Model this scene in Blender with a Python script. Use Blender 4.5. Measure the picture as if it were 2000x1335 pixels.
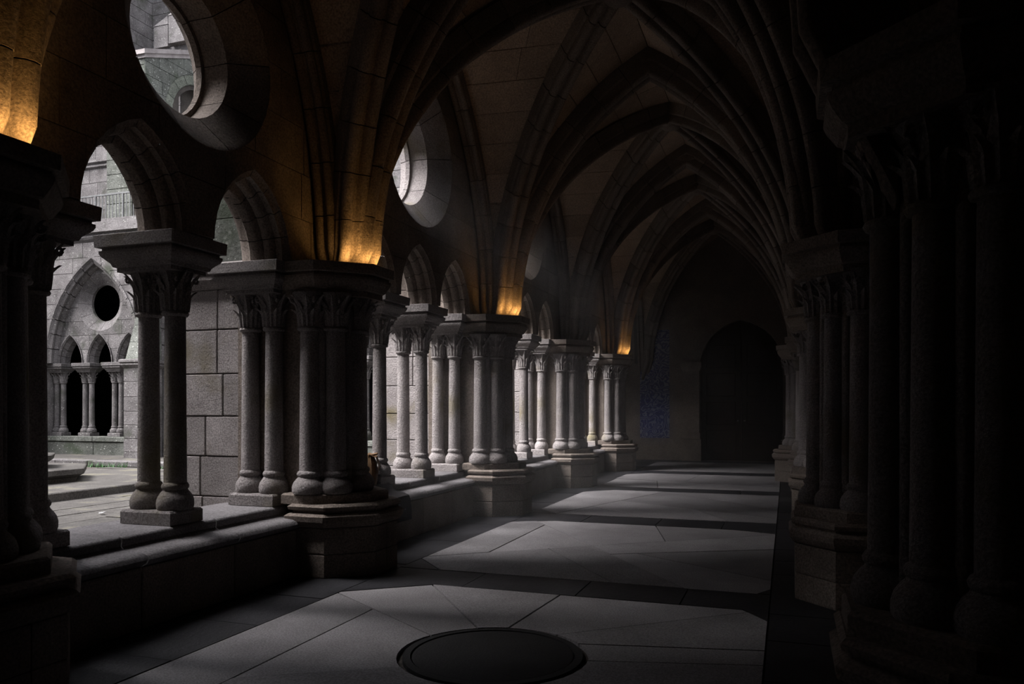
import bpy, bmesh, math, random
from mathutils import Vector, Matrix
from mathutils.geometry import delaunay_2d_cdt

for o in list(bpy.data.objects):
    bpy.data.objects.remove(o)
SC = bpy.context.scene
COL = SC.collection
rnd = random.Random(7)
PI = math.pi

# ------------------------------------------------------------------ camera
H = 1.45
cam = bpy.data.cameras.new('camera')
cam.lens = 27.486
cam.sensor_width = 36.0
cam.shift_y = 0.06525
cam.clip_start = 0.05
cam.clip_end = 200
cam_o = bpy.data.objects.new('camera', cam)
cam_o.location = (0, 0, H)
cam_o.rotation_euler = (PI / 2, 0, math.radians(19.375))
COL.objects.link(cam_o)
SC.camera = cam_o

# ------------------------------------------------------------------ sky
W = bpy.data.worlds.new('overcast_sky')
SC.world = W
W.use_nodes = True
wn = W.node_tree.nodes
wl = W.node_tree.links
bg = wn['Background']
tc = wn.new('ShaderNodeTexCoord')
sep = wn.new('ShaderNodeSeparateXYZ')
wl.new(tc.outputs['Generated'], sep.inputs[0])
rmp = wn.new('ShaderNodeValToRGB')          # overcast: brighter towards the zenith
rmp.color_ramp.elements[0].position = 0.0
rmp.color_ramp.elements[0].color = (0.33, 0.35, 0.40, 1)
rmp.color_ramp.elements[1].position = 1.0
rmp.color_ramp.elements[1].color = (0.93, 0.92, 1.0, 1)
wl.new(sep.outputs['Z'], rmp.inputs[0])
wl.new(rmp.outputs[0], bg.inputs['Color'])
bg.inputs['Strength'].default_value = 0.75

sun = bpy.data.lights.new('veiled_sun', 'SUN')
sun.energy = 4.2
sun.angle = math.radians(48)
sun.color = (1.0, 0.96, 0.97)
sun_o = bpy.data.objects.new('veiled_sun', sun)
sun_o.rotation_euler = Vector((0.51, 0.40, -0.77)).to_track_quat('-Z', 'Y').to_euler()
COL.objects.link(sun_o)

# ------------------------------------------------------------------ exposure
SC.view_settings.view_transform = 'Standard'
SC.view_settings.look = 'None'
SC.view_settings.gamma = 1.0
SC.view_settings.use_curve_mapping = False
SC.view_settings.exposure = 2.05
SC.cycles.use_denoising = True
SC.cycles.diffuse_bounces = 5
SC.cycles.max_bounces = 8
SC.cycles.sample_clamp_indirect = 4.0

LAMP_POWER = 0.27

# ------------------------------------------------------------------ materials
def stone(name, c1, c2, scale=3.0, rough=0.9, bump=0.5, bscale=28.0, spots=None, var=0.16, moss=None):
    m = bpy.data.materials.new(name)
    m.use_nodes = True
    n = m.node_tree.nodes
    l = m.node_tree.links
    b = n['Principled BSDF']
    b.inputs['Roughness'].default_value = rough
    b.inputs['Specular IOR Level'].default_value = 0.25
    g = n.new('ShaderNodeNewGeometry')
    big = n.new('ShaderNodeTexNoise')
    big.inputs['Scale'].default_value = scale
    big.inputs['Detail'].default_value = 5
    big.inputs['Roughness'].default_value = 0.65
    l.new(g.outputs['Position'], big.inputs['Vector'])
    r = n.new('ShaderNodeValToRGB')
    r.color_ramp.elements[0].position = 0.32
    r.color_ramp.elements[1].position = 0.70
    r.color_ramp.elements[0].color = (*c1, 1)
    r.color_ramp.elements[1].color = (*c2, 1)
    l.new(big.outputs[0], r.inputs[0])
    col = r.outputs[0]
    fine = n.new('ShaderNodeTexNoise')
    fine.inputs['Scale'].default_value = bscale * 2.3
    fine.inputs['Detail'].default_value = 3
    l.new(g.outputs['Position'], fine.inputs['Vector'])
    mr = n.new('ShaderNodeMapRange')
    mr.inputs[1].default_value = 0.3
    mr.inputs[2].default_value = 0.7
    mr.inputs[3].default_value = 0.60
    mr.inputs[4].default_value = 1.36
    l.new(fine.outputs[0], mr.inputs[0])
    oi = n.new('ShaderNodeObjectInfo')
    mo = n.new('ShaderNodeMapRange')
    mo.inputs[3].default_value = 1 - var
    mo.inputs[4].default_value = 1 + var
    l.new(oi.outputs['Random'], mo.inputs[0])
    mul = n.new('ShaderNodeMath')
    mul.operation = 'MULTIPLY'
    l.new(mr.outputs[0], mul.inputs[0])
    l.new(mo.outputs[0], mul.inputs[1])
    mx = n.new('ShaderNodeVectorMath')
    mx.operation = 'SCALE'
    l.new(col, mx.inputs[0])
    l.new(mul.outputs[0], mx.inputs['Scale'])
    col = mx.outputs[0]

    def mask_mix(col, sc, lo, hi, colour, kind='noise'):
        if kind == 'noise':
            t = n.new('ShaderNodeTexNoise')
            t.inputs['Scale'].default_value = sc
            t.inputs['Detail'].default_value = 6
            out = t.outputs[0]
        else:
            t = n.new('ShaderNodeTexVoronoi')
            t.inputs['Scale'].default_value = sc
            out = t.outputs['Distance']
        l.new(g.outputs['Position'], t.inputs['Vector'])
        k = n.new('ShaderNodeMapRange')
        k.inputs[1].default_value = lo
        k.inputs[2].default_value = hi
        l.new(out, k.inputs[0])
        mixn = n.new('ShaderNodeMix')
        mixn.data_type = 'RGBA'
        l.new(k.outputs[0], mixn.inputs[0])
        l.new(col, mixn.inputs[6])
        mixn.inputs[7].default_value = (*colour, 1)
        return mixn.outputs[2]
    if spots:
        col = mask_mix(col, 9.0, 0.20, 0.12, spots, 'vor')
        col = mask_mix(col, 23.0, 0.18, 0.10, spots, 'vor')
    if moss:
        col = mask_mix(col, 1.6, 0.56, 0.72, moss)
    l.new(col, b.inputs['Base Color'])
    if bump:
        bn = n.new('ShaderNodeTexNoise')
        bn.inputs['Scale'].default_value = bscale
        bn.inputs['Detail'].default_value = 6
        bn.inputs['Roughness'].default_value = 0.7
        l.new(g.outputs['Position'], bn.inputs['Vector'])
        bp = n.new('ShaderNodeBump')
        bp.inputs['Strength'].default_value = bump
        bp.inputs['Distance'].default_value = 0.03
        l.new(bn.outputs[0], bp.inputs['Height'])
        l.new(bp.outputs[0], b.inputs['Normal'])
    return m


def plain(name, c, rough=0.8, metal=0.0, bump=0.0, bscale=20):
    return_m = stone(name, tuple(x * 0.8 for x in c), tuple(min(1, x * 1.15) for x in c), 4, rough, bump, bscale, var=0.08)
    return_m.node_tree.nodes['Principled BSDF'].inputs['Metallic'].default_value = metal
    return return_m


M = {}
M['granite'] = stone('warm_granite', (0.155, 0.128, 0.108), (0.27, 0.228, 0.195), 2.2, 0.92, 0.55, 30)
M['vault'] = stone('vault_granite', (0.34, 0.255, 0.19), (0.50, 0.39, 0.295), 1.6, 0.95, 0.4, 26)
M['pale'] = stone('pale_granite', (0.265, 0.24, 0.232), (0.43, 0.395, 0.385), 2.5, 0.9, 1.0, 38, moss=(0.22, 0.19, 0.12))
M['court'] = stone('courtyard_granite', (0.098, 0.091, 0.09), (0.20, 0.19, 0.188), 2.0, 0.95, 0.6, 18, spots=(0.30, 0.30, 0.28), moss=(0.06, 0.065, 0.05))
M['lichen'] = stone('lichen_granite', (0.075, 0.08, 0.07), (0.16, 0.168, 0.15), 1.8, 0.95, 0.7, 16, spots=(0.36, 0.37, 0.34), moss=(0.05, 0.062, 0.042))
M['green'] = stone('green_rubble', (0.095, 0.105, 0.085), (0.17, 0.182, 0.15), 2.0, 0.95, 0.9, 12)
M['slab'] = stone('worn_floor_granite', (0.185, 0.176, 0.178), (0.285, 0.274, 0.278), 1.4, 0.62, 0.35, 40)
M['slate'] = stone('slate_and_gallery_shade', (0.012, 0.0118, 0.0135), (0.028, 0.0275, 0.031), 2.2, 0.55, 0.35, 24)  # real slate bands; also stands in for shade on the far gallery wall
M['paver'] = stone('courtyard_paving', (0.056, 0.052, 0.047), (0.108, 0.102, 0.093), 1.6, 0.75, 0.5, 20, moss=(0.16, 0.15, 0.10))
M['joint'] = stone('dark_joint', (0.05, 0.045, 0.04), (0.09, 0.08, 0.07), 3, 0.95, 0.2, 20)
M['bench'] = stone('bench_granite', (0.12, 0.112, 0.113), (0.21, 0.2, 0.203), 2.2, 0.75, 0.5, 30)
M['iron'] = plain('painted_iron', (0.17, 0.175, 0.175), 0.5, 0.3)
M['cover'] = plain('cast_iron_cover', (0.022, 0.022, 0.022), 0.7, 0.0, 0.4, 60)
M['wood'] = stone('dark_oak', (0.028, 0.018, 0.012), (0.05, 0.034, 0.022), 5, 0.6, 0.3, 18)
M['leather'] = plain('tan_leather', (0.20, 0.115, 0.055), 0.55, 0, 0.25, 60)
M['cloth'] = plain('dark_wool', (0.030, 0.027, 0.028), 0.95, 0, 0.5, 80)
M['metal'] = plain('pale_metal', (0.55, 0.55, 0.54), 0.35, 0.8)
M['grass'] = plain('weed_green', (0.07, 0.16, 0.06), 0.7)


def azulejo():
    m = bpy.data.materials.new('azulejo_glaze')
    m.use_nodes = True
    n = m.node_tree.nodes
    l = m.node_tree.links
    b = n['Principled BSDF']
    b.inputs['Roughness'].default_value = 0.3
    g = n.new('ShaderNodeNewGeometry')
    no = n.new('ShaderNodeTexNoise')
    no.inputs['Scale'].default_value = 2.6
    no.inputs['Detail'].default_value = 2
    l.new(g.outputs['Position'], no.inputs['Vector'])
    ad = n.new('ShaderNodeVectorMath')
    ad.operation = 'MULTIPLY_ADD'
    ad.inputs[1].default_value = (1.6, 1.6, 1.6)
    l.new(no.outputs['Color'], ad.inputs[0])
    l.new(g.outputs['Position'], ad.inputs[2])
    w = n.new('ShaderNodeTexWave')
    w.wave_type = 'RINGS'
    w.inputs['Scale'].default_value = 2.4
    w.inputs['Distortion'].default_value = 5
    w.inputs['Detail'].default_value = 2
    l.new(ad.outputs[0], w.inputs['Vector'])
    r = n.new('ShaderNodeValToRGB')
    r.color_ramp.elements[0].position = 0.35
    r.color_ramp.elements[0].color = (0.02, 0.03, 0.16, 1)
    r.color_ramp.elements[1].position = 0.85
    r.color_ramp.elements[1].color = (0.26, 0.27, 0.34, 1)
    e = r.color_ramp.elements.new(0.6)
    e.color = (0.07, 0.09, 0.28, 1)
    l.new(w.outputs[0], r.inputs[0])
    l.new(r.outputs[0], b.inputs['Base Color'])
    return m


M['tile'] = azulejo()


def emitter(name, c, s):
    m = bpy.data.materials.new(name)
    m.use_nodes = True
    b = m.node_tree.nodes['Principled BSDF']
    b.inputs['Emission Color'].default_value = (*c, 1)
    b.inputs['Emission Strength'].default_value = s
    return m


M['led'] = emitter('warm_led', (1.0, 0.55, 0.16), 0.5)

# ------------------------------------------------------------------ mesh helpers
class MB:
    """vertex and face lists that become one mesh object"""
    def __init__(s):
        s.v = []
        s.f = []

    def add(s, v, f):
        k = len(s.v)
        s.v += [tuple(p) for p in v]
        s.f += [tuple(i + k for i in q) for q in f]
        return s

    def box(s, x0, x1, y0, y1, z0, z1):
        v = [(x0, y0, z0), (x1, y0, z0), (x1, y1, z0), (x0, y1, z0), (x0, y0, z1), (x1, y0, z1), (x1, y1, z1), (x0, y1, z1)]
        return s.add(v, [(0, 3, 2, 1), (4, 5, 6, 7), (0, 1, 5, 4), (1, 2, 6, 5), (2, 3, 7, 6), (3, 0, 4, 7)])

    def cbox(s, x0, x1, y0, y1, z0, z1, c=0.008):
        """box with chamfered edges"""
        v = []
        f = []
        X = (x0, x1)
        Y = (y0, y1)
        Z = (z0, z1)
        idx = {}
        for i in (0, 1):
            for j in (0, 1):
                for k in (0, 1):
                    sx, sy, sz = (c if i == 0 else -c), (c if j == 0 else -c), (c if k == 0 else -c)
                    for a, p in enumerate(((X[i], Y[j] + sy, Z[k] + sz), (X[i] + sx, Y[j], Z[k] + sz), (X[i] + sx, Y[j] + sy, Z[k]))):
                        idx[i, j, k, a] = len(v)
                        v.append(p)
        I = lambda i, j, k, a: idx[i, j, k, a]
        f += [(I(0, 0, 0, 0), I(0, 0, 1, 0), I(0, 1, 1, 0), I(0, 1, 0, 0)), (I(1, 0, 0, 0), I(1, 1, 0, 0), I(1, 1, 1, 0), I(1, 0, 1, 0))]
        f += [(I(0, 0, 0, 1), I(1, 0, 0, 1), I(1, 0, 1, 1), I(0, 0, 1, 1)), (I(0, 1, 0, 1), I(0, 1, 1, 1), I(1, 1, 1, 1), I(1, 1, 0, 1))]
        f += [(I(0, 0, 0, 2), I(0, 1, 0, 2), I(1, 1, 0, 2), I(1, 0, 0, 2)), (I(0, 0, 1, 2), I(1, 0, 1, 2), I(1, 1, 1, 2), I(0, 1, 1, 2))]
        for i in (0, 1):
            for j in (0, 1):
                f.append((I(i, j, 0, 0), I(i, j, 1, 0), I(i, j, 1, 1), I(i, j, 0, 1)))
        for i in (0, 1):
            for k in (0, 1):
                f.append((I(i, 0, k, 0), I(i, 1, k, 0), I(i, 1, k, 2), I(i, 0, k, 2)))
        for j in (0, 1):
            for k in (0, 1):
                f.append((I(0, j, k, 1), I(1, j, k, 1), I(1, j, k, 2), I(0, j, k, 2)))
        for i in (0, 1):
            for j in (0, 1):
                for k in (0, 1):
                    f.append((I(i, j, k, 0), I(i, j, k, 1), I(i, j, k, 2)))
        return s.add(v, f)

    def mold(s, poly, stations):
        """prism over a convex polygon, outline moved out by off at each (z, off)"""
        n = len(poly)
        A = sum(poly[i][0] * poly[(i + 1) % n][1] - poly[(i + 1) % n][0] * poly[i][1] for i in range(n))
        if A < 0:
            poly = poly[::-1]
        dirs = []
        for i in range(n):
            p0, p1, p2 = Vector(poly[i - 1]), Vector(poly[i]), Vector(poly[(i + 1) % n])
            e1, e2 = (p1 - p0).normalized(), (p2 - p1).normalized()
            n1, n2 = Vector((e1.y, -e1.x)), Vector((e2.y, -e2.x))
            b = (n1 + n2).normalized()
            dirs.append(b / max(0.3, b.dot(n1)))
        v = []
        f = []
        for z, off in stations:
            v += [(poly[i][0] + dirs[i].x * off, poly[i][1] + dirs[i].y * off, z) for i in range(n)]
        for k in range(len(stations) - 1):
            for i in range(n):
                j = (i + 1) % n
                f.append((k * n + i, k * n + j, k * n + n + j, k * n + n + i))
        f.append(tuple(range(n))[::-1])
        f.append(tuple(range((len(stations) - 1) * n, len(stations) * n)))
        return s.add(v, f)

    def lathe(s, prof, n=16, cx=0, cy=0, cap=True):
        v = []
        f = []
        for r, z in prof:
            v += [(cx + r * math.cos(2 * PI * i / n), cy + r * math.sin(2 * PI * i / n), z) for i in range(n)]
        for k in range(len(prof) - 1):
            for i in range(n):
                j = (i + 1) % n
                f.append((k * n + i, k * n + j, k * n + n + j, k * n + n + i))
        if cap:
            f.append(tuple(range(n))[::-1])
            f.append(tuple(range((len(prof) - 1) * n, len(prof) * n)))
        return s.add(v, f)

    def tube(s, pts, r, n=6):
        v = []
        f = []
        pts = [Vector(p) for p in pts]
        for i, p in enumerate(pts):
            t = (pts[min(i + 1, len(pts) - 1)] - pts[max(i - 1, 0)]).normalized()
            a = t.cross(Vector((0.31, 0.17, 0.93))).normalized()
            b = t.cross(a)
            v += [tuple(p + r * (a * math.cos(2 * PI * k / n) + b * math.sin(2 * PI * k / n))) for k in range(n)]
        for i in range(len(pts) - 1):
            for k in range(n):
                j = (k + 1) % n
                f.append((i * n + k, i * n + j, i * n + n + j, i * n + n + k))
        f.append(tuple(range(n))[::-1])
        f.append(tuple(range((len(pts) - 1) * n, len(pts) * n)))
        return s.add(v, f)

    def mesh(s, name, mat, smooth=False):
        me = bpy.data.meshes.new(name)
        me.from_pydata(s.v, [], s.f)
        bm = bmesh.new()
        bm.from_mesh(me)
        bmesh.ops.recalc_face_normals(bm, faces=bm.faces)
        bm.to_mesh(me)
        bm.free()
        if smooth:
            me.polygons.foreach_set('use_smooth', [True] * len(me.polygons))
            try:
                me.set_sharp_from_angle(angle=math.radians(42))
            except Exception:
                pass
        me.materials.append(mat)
        return me

    def obj(s, name, mat, parent=None, smooth=False):
        o = bpy.data.objects.new(name, s.mesh(name, mat, smooth))
        COL.objects.link(o)
        o.parent = parent
        return o


def tag(o, label, cat, group=None, kind=None):
    o['label'] = label
    o['category'] = cat
    if group:
        o['group'] = group
    if kind:
        o['kind'] = kind
    return o


def thing(name, label, cat, loc=(0, 0, 0), rz=0.0, group=None, kind=None):
    o = bpy.data.objects.new(name, None)
    o.empty_display_size = 0.1
    COL.objects.link(o)
    o.location = loc
    o.rotation_euler = (0, 0, rz)
    return tag(o, label, cat, group, kind)


CHILDREN = {}


def kids(o):
    if not CHILDREN:
        pass
    return [c for c in bpy.data.objects if c.parent == o]


def copy_tree(o, loc, rz=None, label=None, cache={}):
    if o.name not in cache:
        ch = kids(o)
        cache[o.name] = [(c, kids(c)) for c in ch]
    r = o.copy()
    COL.objects.link(r)
    r.location = loc
    if rz is not None:
        r.rotation_euler = (0, 0, rz)
    if label:
        r['label'] = label
    for c, gs in cache[o.name]:
        cc = c.copy()
        COL.objects.link(cc)
        cc.parent = r
        for g in gs:
            gg = g.copy()
            COL.objects.link(gg)
            gg.parent = cc
    return r


def arch_pts(c, a, h, z, n=9):
    """pointed arch outline from (c-a, z) over the apex to (c+a, z); 2n-1 points"""
    k = max(0.0, (h * h - a * a) / (2 * a))
    R = a + k
    th = math.atan2(h, k) if k > 0 else PI / 2
    half = [(R * math.cos(th * i / (n - 1)) - k, R * math.sin(th * i / (n - 1))) for i in range(n)]
    L = [(c - x, z + y) for x, y in half]
    Rr = [(c + x, z + y) for x, y in half[:-1]][::-1]
    return L + Rr


def circ_pts(c, z, r, n=36):
    return [(c + r * math.cos(2 * PI * i / n + PI / 2), z + r * math.sin(2 * PI * i / n + PI / 2)) for i in range(n)]


def inpoly(p, poly):
    x, y = p
    c = False
    j = len(poly) - 1
    for i in range(len(poly)):
        xi, yi = poly[i]
        xj, yj = poly[j]
        if (yi > y) != (yj > y) and x < (xj - xi) * (y - yi) / (yj - yi) + xi:
            c = not c
        j = i
    return c


def clipped(rect, holes, keep=None, gap=0.0):
    """triangles (2-D) of a polygon rect minus holes; returns verts, faces, boundary edges"""
    vs = [Vector(p) for p in rect]
    n = len(rect)
    es = [(i, (i + 1) % n) for i in range(n)]
    for hpoly in holes:
        k = len(vs)
        m = len(hpoly)
        vs += [Vector(p) for p in hpoly]
        es += [(k + i, k + (i + 1) % m) for i in range(m)]
    if len(vs) == 4:
        return [tuple(p) for p in rect], [(0, 1, 2, 3)], es
    out = delaunay_2d_cdt(vs, es, [], 0, 1e-6)
    ov, of = out[0], out[2]
    tris = []
    for t in of:
        c = sum((ov[i] for i in t), Vector((0, 0))) / len(t)
        if not inpoly(c, rect) or any(inpoly(c, hp) for hp in holes):
            continue
        if keep and not keep(c):
            continue
        tris.append(tuple(t))
    cnt = {}
    for t in tris:
        for a, b in zip(t, t[1:] + t[:1]):
            key = (min(a, b), max(a, b))
            cnt.setdefault(key, []).append((a, b))
    bd = [e[0] for e in cnt.values() if len(e) == 1]
    used = sorted({i for t in tris for i in t})
    mp = {u: i for i, u in enumerate(used)}
    return [tuple(ov[i]) for i in used], [tuple(mp[i] for i in t) for t in tris], [(mp[a], mp[b]) for a, b in bd]


def slab_piece(vs, fs, bd, fmap, w0, w1):
    """front skin at depth w0, rim back to w1"""
    mb = MB()
    n = len(vs)
    mb.add([fmap(p[0], w0, p[1]) for p in vs] + [fmap(p[0], w1, p[1]) for p in vs], list(fs) + [(a, b, b + n, a + n) for a, b in bd])
    return mb


def ashlar(parent, name, mat, fmap, u0, u1, z0, z1, course, length, holes=(), w0=0.0, depth=0.035, gap=0.006, keep=None, seed=0, prune=None, proud=0.006):
    """courses of cut stones, each its own object, on a wall plane"""
    r = random.Random(seed)
    nrow = max(1, round((z1 - z0) / course))
    ch = (z1 - z0) / nrow
    hb = [(min(p[0] for p in h), max(p[0] for p in h), min(p[1] for p in h), max(p[1] for p in h)) for h in holes]
    cnt = 0
    for row in range(nrow):
        za, zb = z0 + row * ch, z0 + (row + 1) * ch
        u = u0 - r.random() * length * 0.6
        while u < u1 - 1e-6:
            e = u + length * (0.7 + 0.6 * r.random())
            if e > u1 - length * 0.25:
                e = u1
            a, b = max(u, u0), min(e, u1)
            u = e
            if b - a < 0.03:
                continue
            if prune and not prune(a, b, za, zb):
                continue
            rect = [(a + gap, za + gap), (b - gap, za + gap), (b - gap, zb - gap), (a + gap, zb - gap)]
            hs = [h for h, q in zip(holes, hb) if q[0] < b and q[1] > a and q[2] < zb and q[3] > za]
            vs, fs, bd = clipped(rect, hs, keep)
            if not fs:
                continue
            p = r.random() * proud
            slab_piece(vs, fs, bd, fmap, w0 - p, w0 + depth).obj(name, mat, parent)
            cnt += 1
    return cnt


def loft_ring(parent, name, mat, fmap, sections, nseg, closed, gap=0.02):
    """sections: list of (w, outline points) with equal counts; split into nseg voussoirs"""
    N = len(sections[0][1])
    tot = N if closed else N - 1
    for k in range(nseg):
        i0 = tot * k / nseg
        i1 = tot * (k + 1) / nseg
        g = gap
        params = [i0 + g]
        q = math.floor(i0) + 1
        while q < i1:
            if q - i0 > g * 1.5 and i1 - q > g * 1.5:
                params.append(q)
            q += 1
        params.append(i1 - g)
        v = []
        for w, pts in sections:
            for t in params:
                a = int(math.floor(t))
                fr = t - a
                p, p2 = pts[a % N], pts[(a + 1) % N]
                v.append(fmap(p[0] * (1 - fr) + p2[0] * fr, w, p[1] * (1 - fr) + p2[1] * fr))
        n = len(params)
        f = []
        for s in range(len(sections) - 1):
            for i in range(n - 1):
                f.append((s * n + i, s * n + i + 1, s * n + n + i + 1, s * n + n + i))
        MB().add(v, f).obj(name, mat, parent, smooth=True)


# ------------------------------------------------------------------ layout numbers
PL = [-1.15, 2.75, 6.25, 10.28, 14.31, 18.34, 22.40]       # pier lines, courtyard side
PR = [-1.15, 3.25, 6.55, 10.75, 14.80, 18.50, 22.40]       # pier lines, inner side
ZB, ZS = 0.60, 2.72                                          # bench top, springing
XW0, XW1 = -4.05, -4.58                                      # arcade wall faces
XVL, XVR = -3.84, 0.36                                       # vault edges
VA, VK = 2.10, 1.93
VR = VA + VK
VH = math.sqrt(VR * VR - VK * VK)


def prof(m):
    """height of the vault web over the springing, m = 0 on the ridge, 1 at the foot"""
    x = max(0.0, min(1.0, m)) * VA + VK
    return math.sqrt(max(0.0, VR * VR - x * x))


# ================================================================== FLOOR
floor = MB().box(-4.9, 1.4, -1.8, 24.0, -0.2, -0.02).obj('floor', M['joint'])
tag(floor, 'corridor floor of pale worn granite slabs framed by dark slate bands', 'floor', kind='structure')


def split(poly, p, q):
    p, q = Vector(p), Vector(q)
    nrm = Vector((-(q - p).y, (q - p).x)).normalized()
    A, B = [], []
    n = len(poly)
    for i in range(n):
        a, b = Vector(poly[i]), Vector(poly[(i + 1) % n])
        da, db = nrm.dot(a - p), nrm.dot(b - p)
        if da >= 0:
            A.append(tuple(a))
        if da <= 0:
            B.append(tuple(a))
        if da * db < 0:
            c = a + (b - a) * (da / (da - db))
            A.append(tuple(c))
            B.append(tuple(c))
    return A, B


def inset(poly, g):
    n = len(poly)
    A = sum(poly[i][0] * poly[(i + 1) % n][1] - poly[(i + 1) % n][0] * poly[i][1] for i in range(n))
    if A < 0:
        poly = poly[::-1]
    out = []
    for i in range(n):
        p0, p1, p2 = Vector(poly[i - 1]), Vector(poly[i]), Vector(poly[(i + 1) % n])
        e1, e2 = (p1 - p0).normalized(), (p2 - p1).normalized()
        n1, n2 = Vector((-e1.y, e1.x)), Vector((-e2.y, e2.x))
        b = n1 + n2
        if b.length < 1e-4:
            b = n1
        b.normalize()
        out.append(tuple(p1 + b * (g / max(0.35, b.dot(n1)))))
    return out


def area(poly):
    n = len(poly)
    return abs(sum(poly[i][0] * poly[(i + 1) % n][1] - poly[(i + 1) % n][0] * poly[i][1] for i in range(n))) / 2


MAN = (-1.64, 4.32)
MAN_R = 0.53
HOLE = [(MAN[0] + (MAN_R + 0.035) * math.cos(2 * PI * i / 40), MAN[1] + (MAN_R + 0.035) * math.sin(2 * PI * i / 40)) for i in range(40)]
flat = lambda u, w, v: (u, v, -w)


def lay(polys, name, mat, g=0.006, seed=1, tilt=0.006):
    r = random.Random(seed)
    for p in polys:
        if len(p) < 3 or area(p) < 0.01:
            continue
        q = inset(p, g)
        bx = (min(a[0] for a in q), max(a[0] for a in q), min(a[1] for a in q), max(a[1] for a in q))
        near = bx[0] < MAN[0] + 0.6 and bx[1] > MAN[0] - 0.6 and bx[2] < MAN[1] + 0.6 and bx[3] > MAN[1] - 0.6
        if near or len(q) != 4:
            vs, fs, bd = clipped(q, [HOLE] if near else [])
        else:
            vs, fs, bd = q, [(0, 1, 2, 3)], [(i, (i + 1) % 4) for i in range(4)]
        if fs:
            slab_piece(vs, fs, bd, flat, -r.random() * tilt, 0.03).obj(name, mat, floor)


def cut(polys, lines):
    """each line cuts only the polygons that contain its middle (or all with flag)"""
    for ln in lines:
        p, q = ln[0], ln[1]
        mid = ((p[0] + q[0]) / 2, (p[1] + q[1]) / 2)
        out = []
        for poly in polys:
            if inpoly(mid, poly):
                a, b = split(poly, p, q)
                out += [x for x in (a, b) if len(x) >= 3]
            else:
                out.append(poly)
        polys = out
    return polys


XL, XR = -3.34, -0.12
STR = [(2.20, 2.75), (5.87, 6.42), (9.73, 10.41), (13.75, 14.42), (17.60, 18.40)]
# pale panels
pan = [[(XL, 2.75), (XR, 2.75), (XR, 5.6), (XR - 0.18, 5.87), (-2.75, 5.87), (XL, 5.40)],
       [(-3.34, 6.85), (-2.95, 6.42), (XR - 0.1, 6.42), (XR, 6.62), (XR, 9.55), (-0.6, 9.73), (-2.85, 9.73), (-3.34, 9.45)],
       [(-3.36, 10.8), (-3.0, 10.41), (XR, 10.41), (XR, 13.75), (-2.9, 13.75), (-3.36, 13.3)],
       [(-3.36, 14.8), (-3.0, 14.42), (XR, 14.42), (XR, 17.6), (-2.9, 17.6), (-3.36, 17.2)],
       [(-3.36, 18.4), (XR, 18.4), (XR, 21.6), (-3.36, 21.6)],
       [(XL, -1.2), (XR, -1.2), (XR, 2.2), (XL, 2.2)]]
cuts = [[((-3.34, 5.36), (-1.6, 4.18)), ((-2.83, 5.02), (-2.82, 3.7)), ((-2.81, 5.93), (-1.94, 4.81)), ((-1.40, 4.82), (-0.53, 5.58)), ((-1.1, 4.38), (-0.1, 4.64)),
         ((-1.67, 5.81), (-1.70, 5.39)), ((-2.1, 3.9), (-3.1, 3.3)), ((-1.3, 3.9), (-0.9, 3.0)), ((-0.2, 4.9), (-0.9, 4.75))],
        [((-2.84, 9.34), (-0.82, 6.48)), ((-3.35, 6.94), (-1.93, 8.11)), ((-1.93, 8.11), (-0.5, 9.2)), ((-2.85, 9.25), (-2.84, 7.6)), ((-1.39, 7.83), (-0.3, 8.4)),
         ((-1.26, 8.65), (-1.5, 9.6)), ((-2.0, 7.3), (-1.5, 6.6)), ((-0.8, 7.4), (-0.2, 7.0))],
        [((-2.0, 13.78), (-2.53, 12.01)), ((-3.08, 12.56), (-0.6, 11.14)), ((-1.2, 12.9), (-0.3, 12.0)), ((-2.6, 11.2), (-2.0, 10.6)), ((-1.1, 11.2), (-0.8, 10.6))],
        [((-3.2, 16.0), (-0.4, 15.4)), ((-1.8, 17.4), (-1.9, 16.0)), ((-1.0, 15.3), (-1.2, 14.6)), ((-2.4, 15.4), (-2.3, 14.8))],
        [((-3.2, 20.0), (-0.4, 20.1)), ((-1.8, 21.4), (-1.9, 20.4))],
        [((-3.2, 0.6), (-0.4, 0.5)), ((-1.8, 2.0), (-1.9, 0.8))]]
for i, (p, c) in enumerate(zip(pan, cuts)):
    lay(cut([p], c), 'floor_slab', M['slab'], 0.007, i + 3)
# slate bands
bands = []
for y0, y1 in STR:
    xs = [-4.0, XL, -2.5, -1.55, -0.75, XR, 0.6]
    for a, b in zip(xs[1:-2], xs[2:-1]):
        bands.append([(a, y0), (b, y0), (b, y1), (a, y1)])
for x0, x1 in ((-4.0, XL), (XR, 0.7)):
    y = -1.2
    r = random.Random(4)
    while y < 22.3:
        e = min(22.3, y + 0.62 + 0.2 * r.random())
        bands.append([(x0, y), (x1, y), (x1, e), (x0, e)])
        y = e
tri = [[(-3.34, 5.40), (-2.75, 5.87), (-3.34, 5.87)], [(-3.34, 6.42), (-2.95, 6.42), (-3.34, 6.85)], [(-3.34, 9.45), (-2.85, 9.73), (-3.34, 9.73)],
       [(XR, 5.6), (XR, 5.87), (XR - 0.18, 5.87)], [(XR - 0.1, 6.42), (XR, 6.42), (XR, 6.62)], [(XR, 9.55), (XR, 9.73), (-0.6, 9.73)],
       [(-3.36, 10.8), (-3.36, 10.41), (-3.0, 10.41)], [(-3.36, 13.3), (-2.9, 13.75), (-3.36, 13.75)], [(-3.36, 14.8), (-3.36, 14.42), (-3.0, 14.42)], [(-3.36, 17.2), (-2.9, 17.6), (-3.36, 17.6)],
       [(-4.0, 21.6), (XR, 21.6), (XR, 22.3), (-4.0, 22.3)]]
lay(bands + tri, 'slate_slab', M['slate'], 0.005, 21, 0.004)

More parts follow.
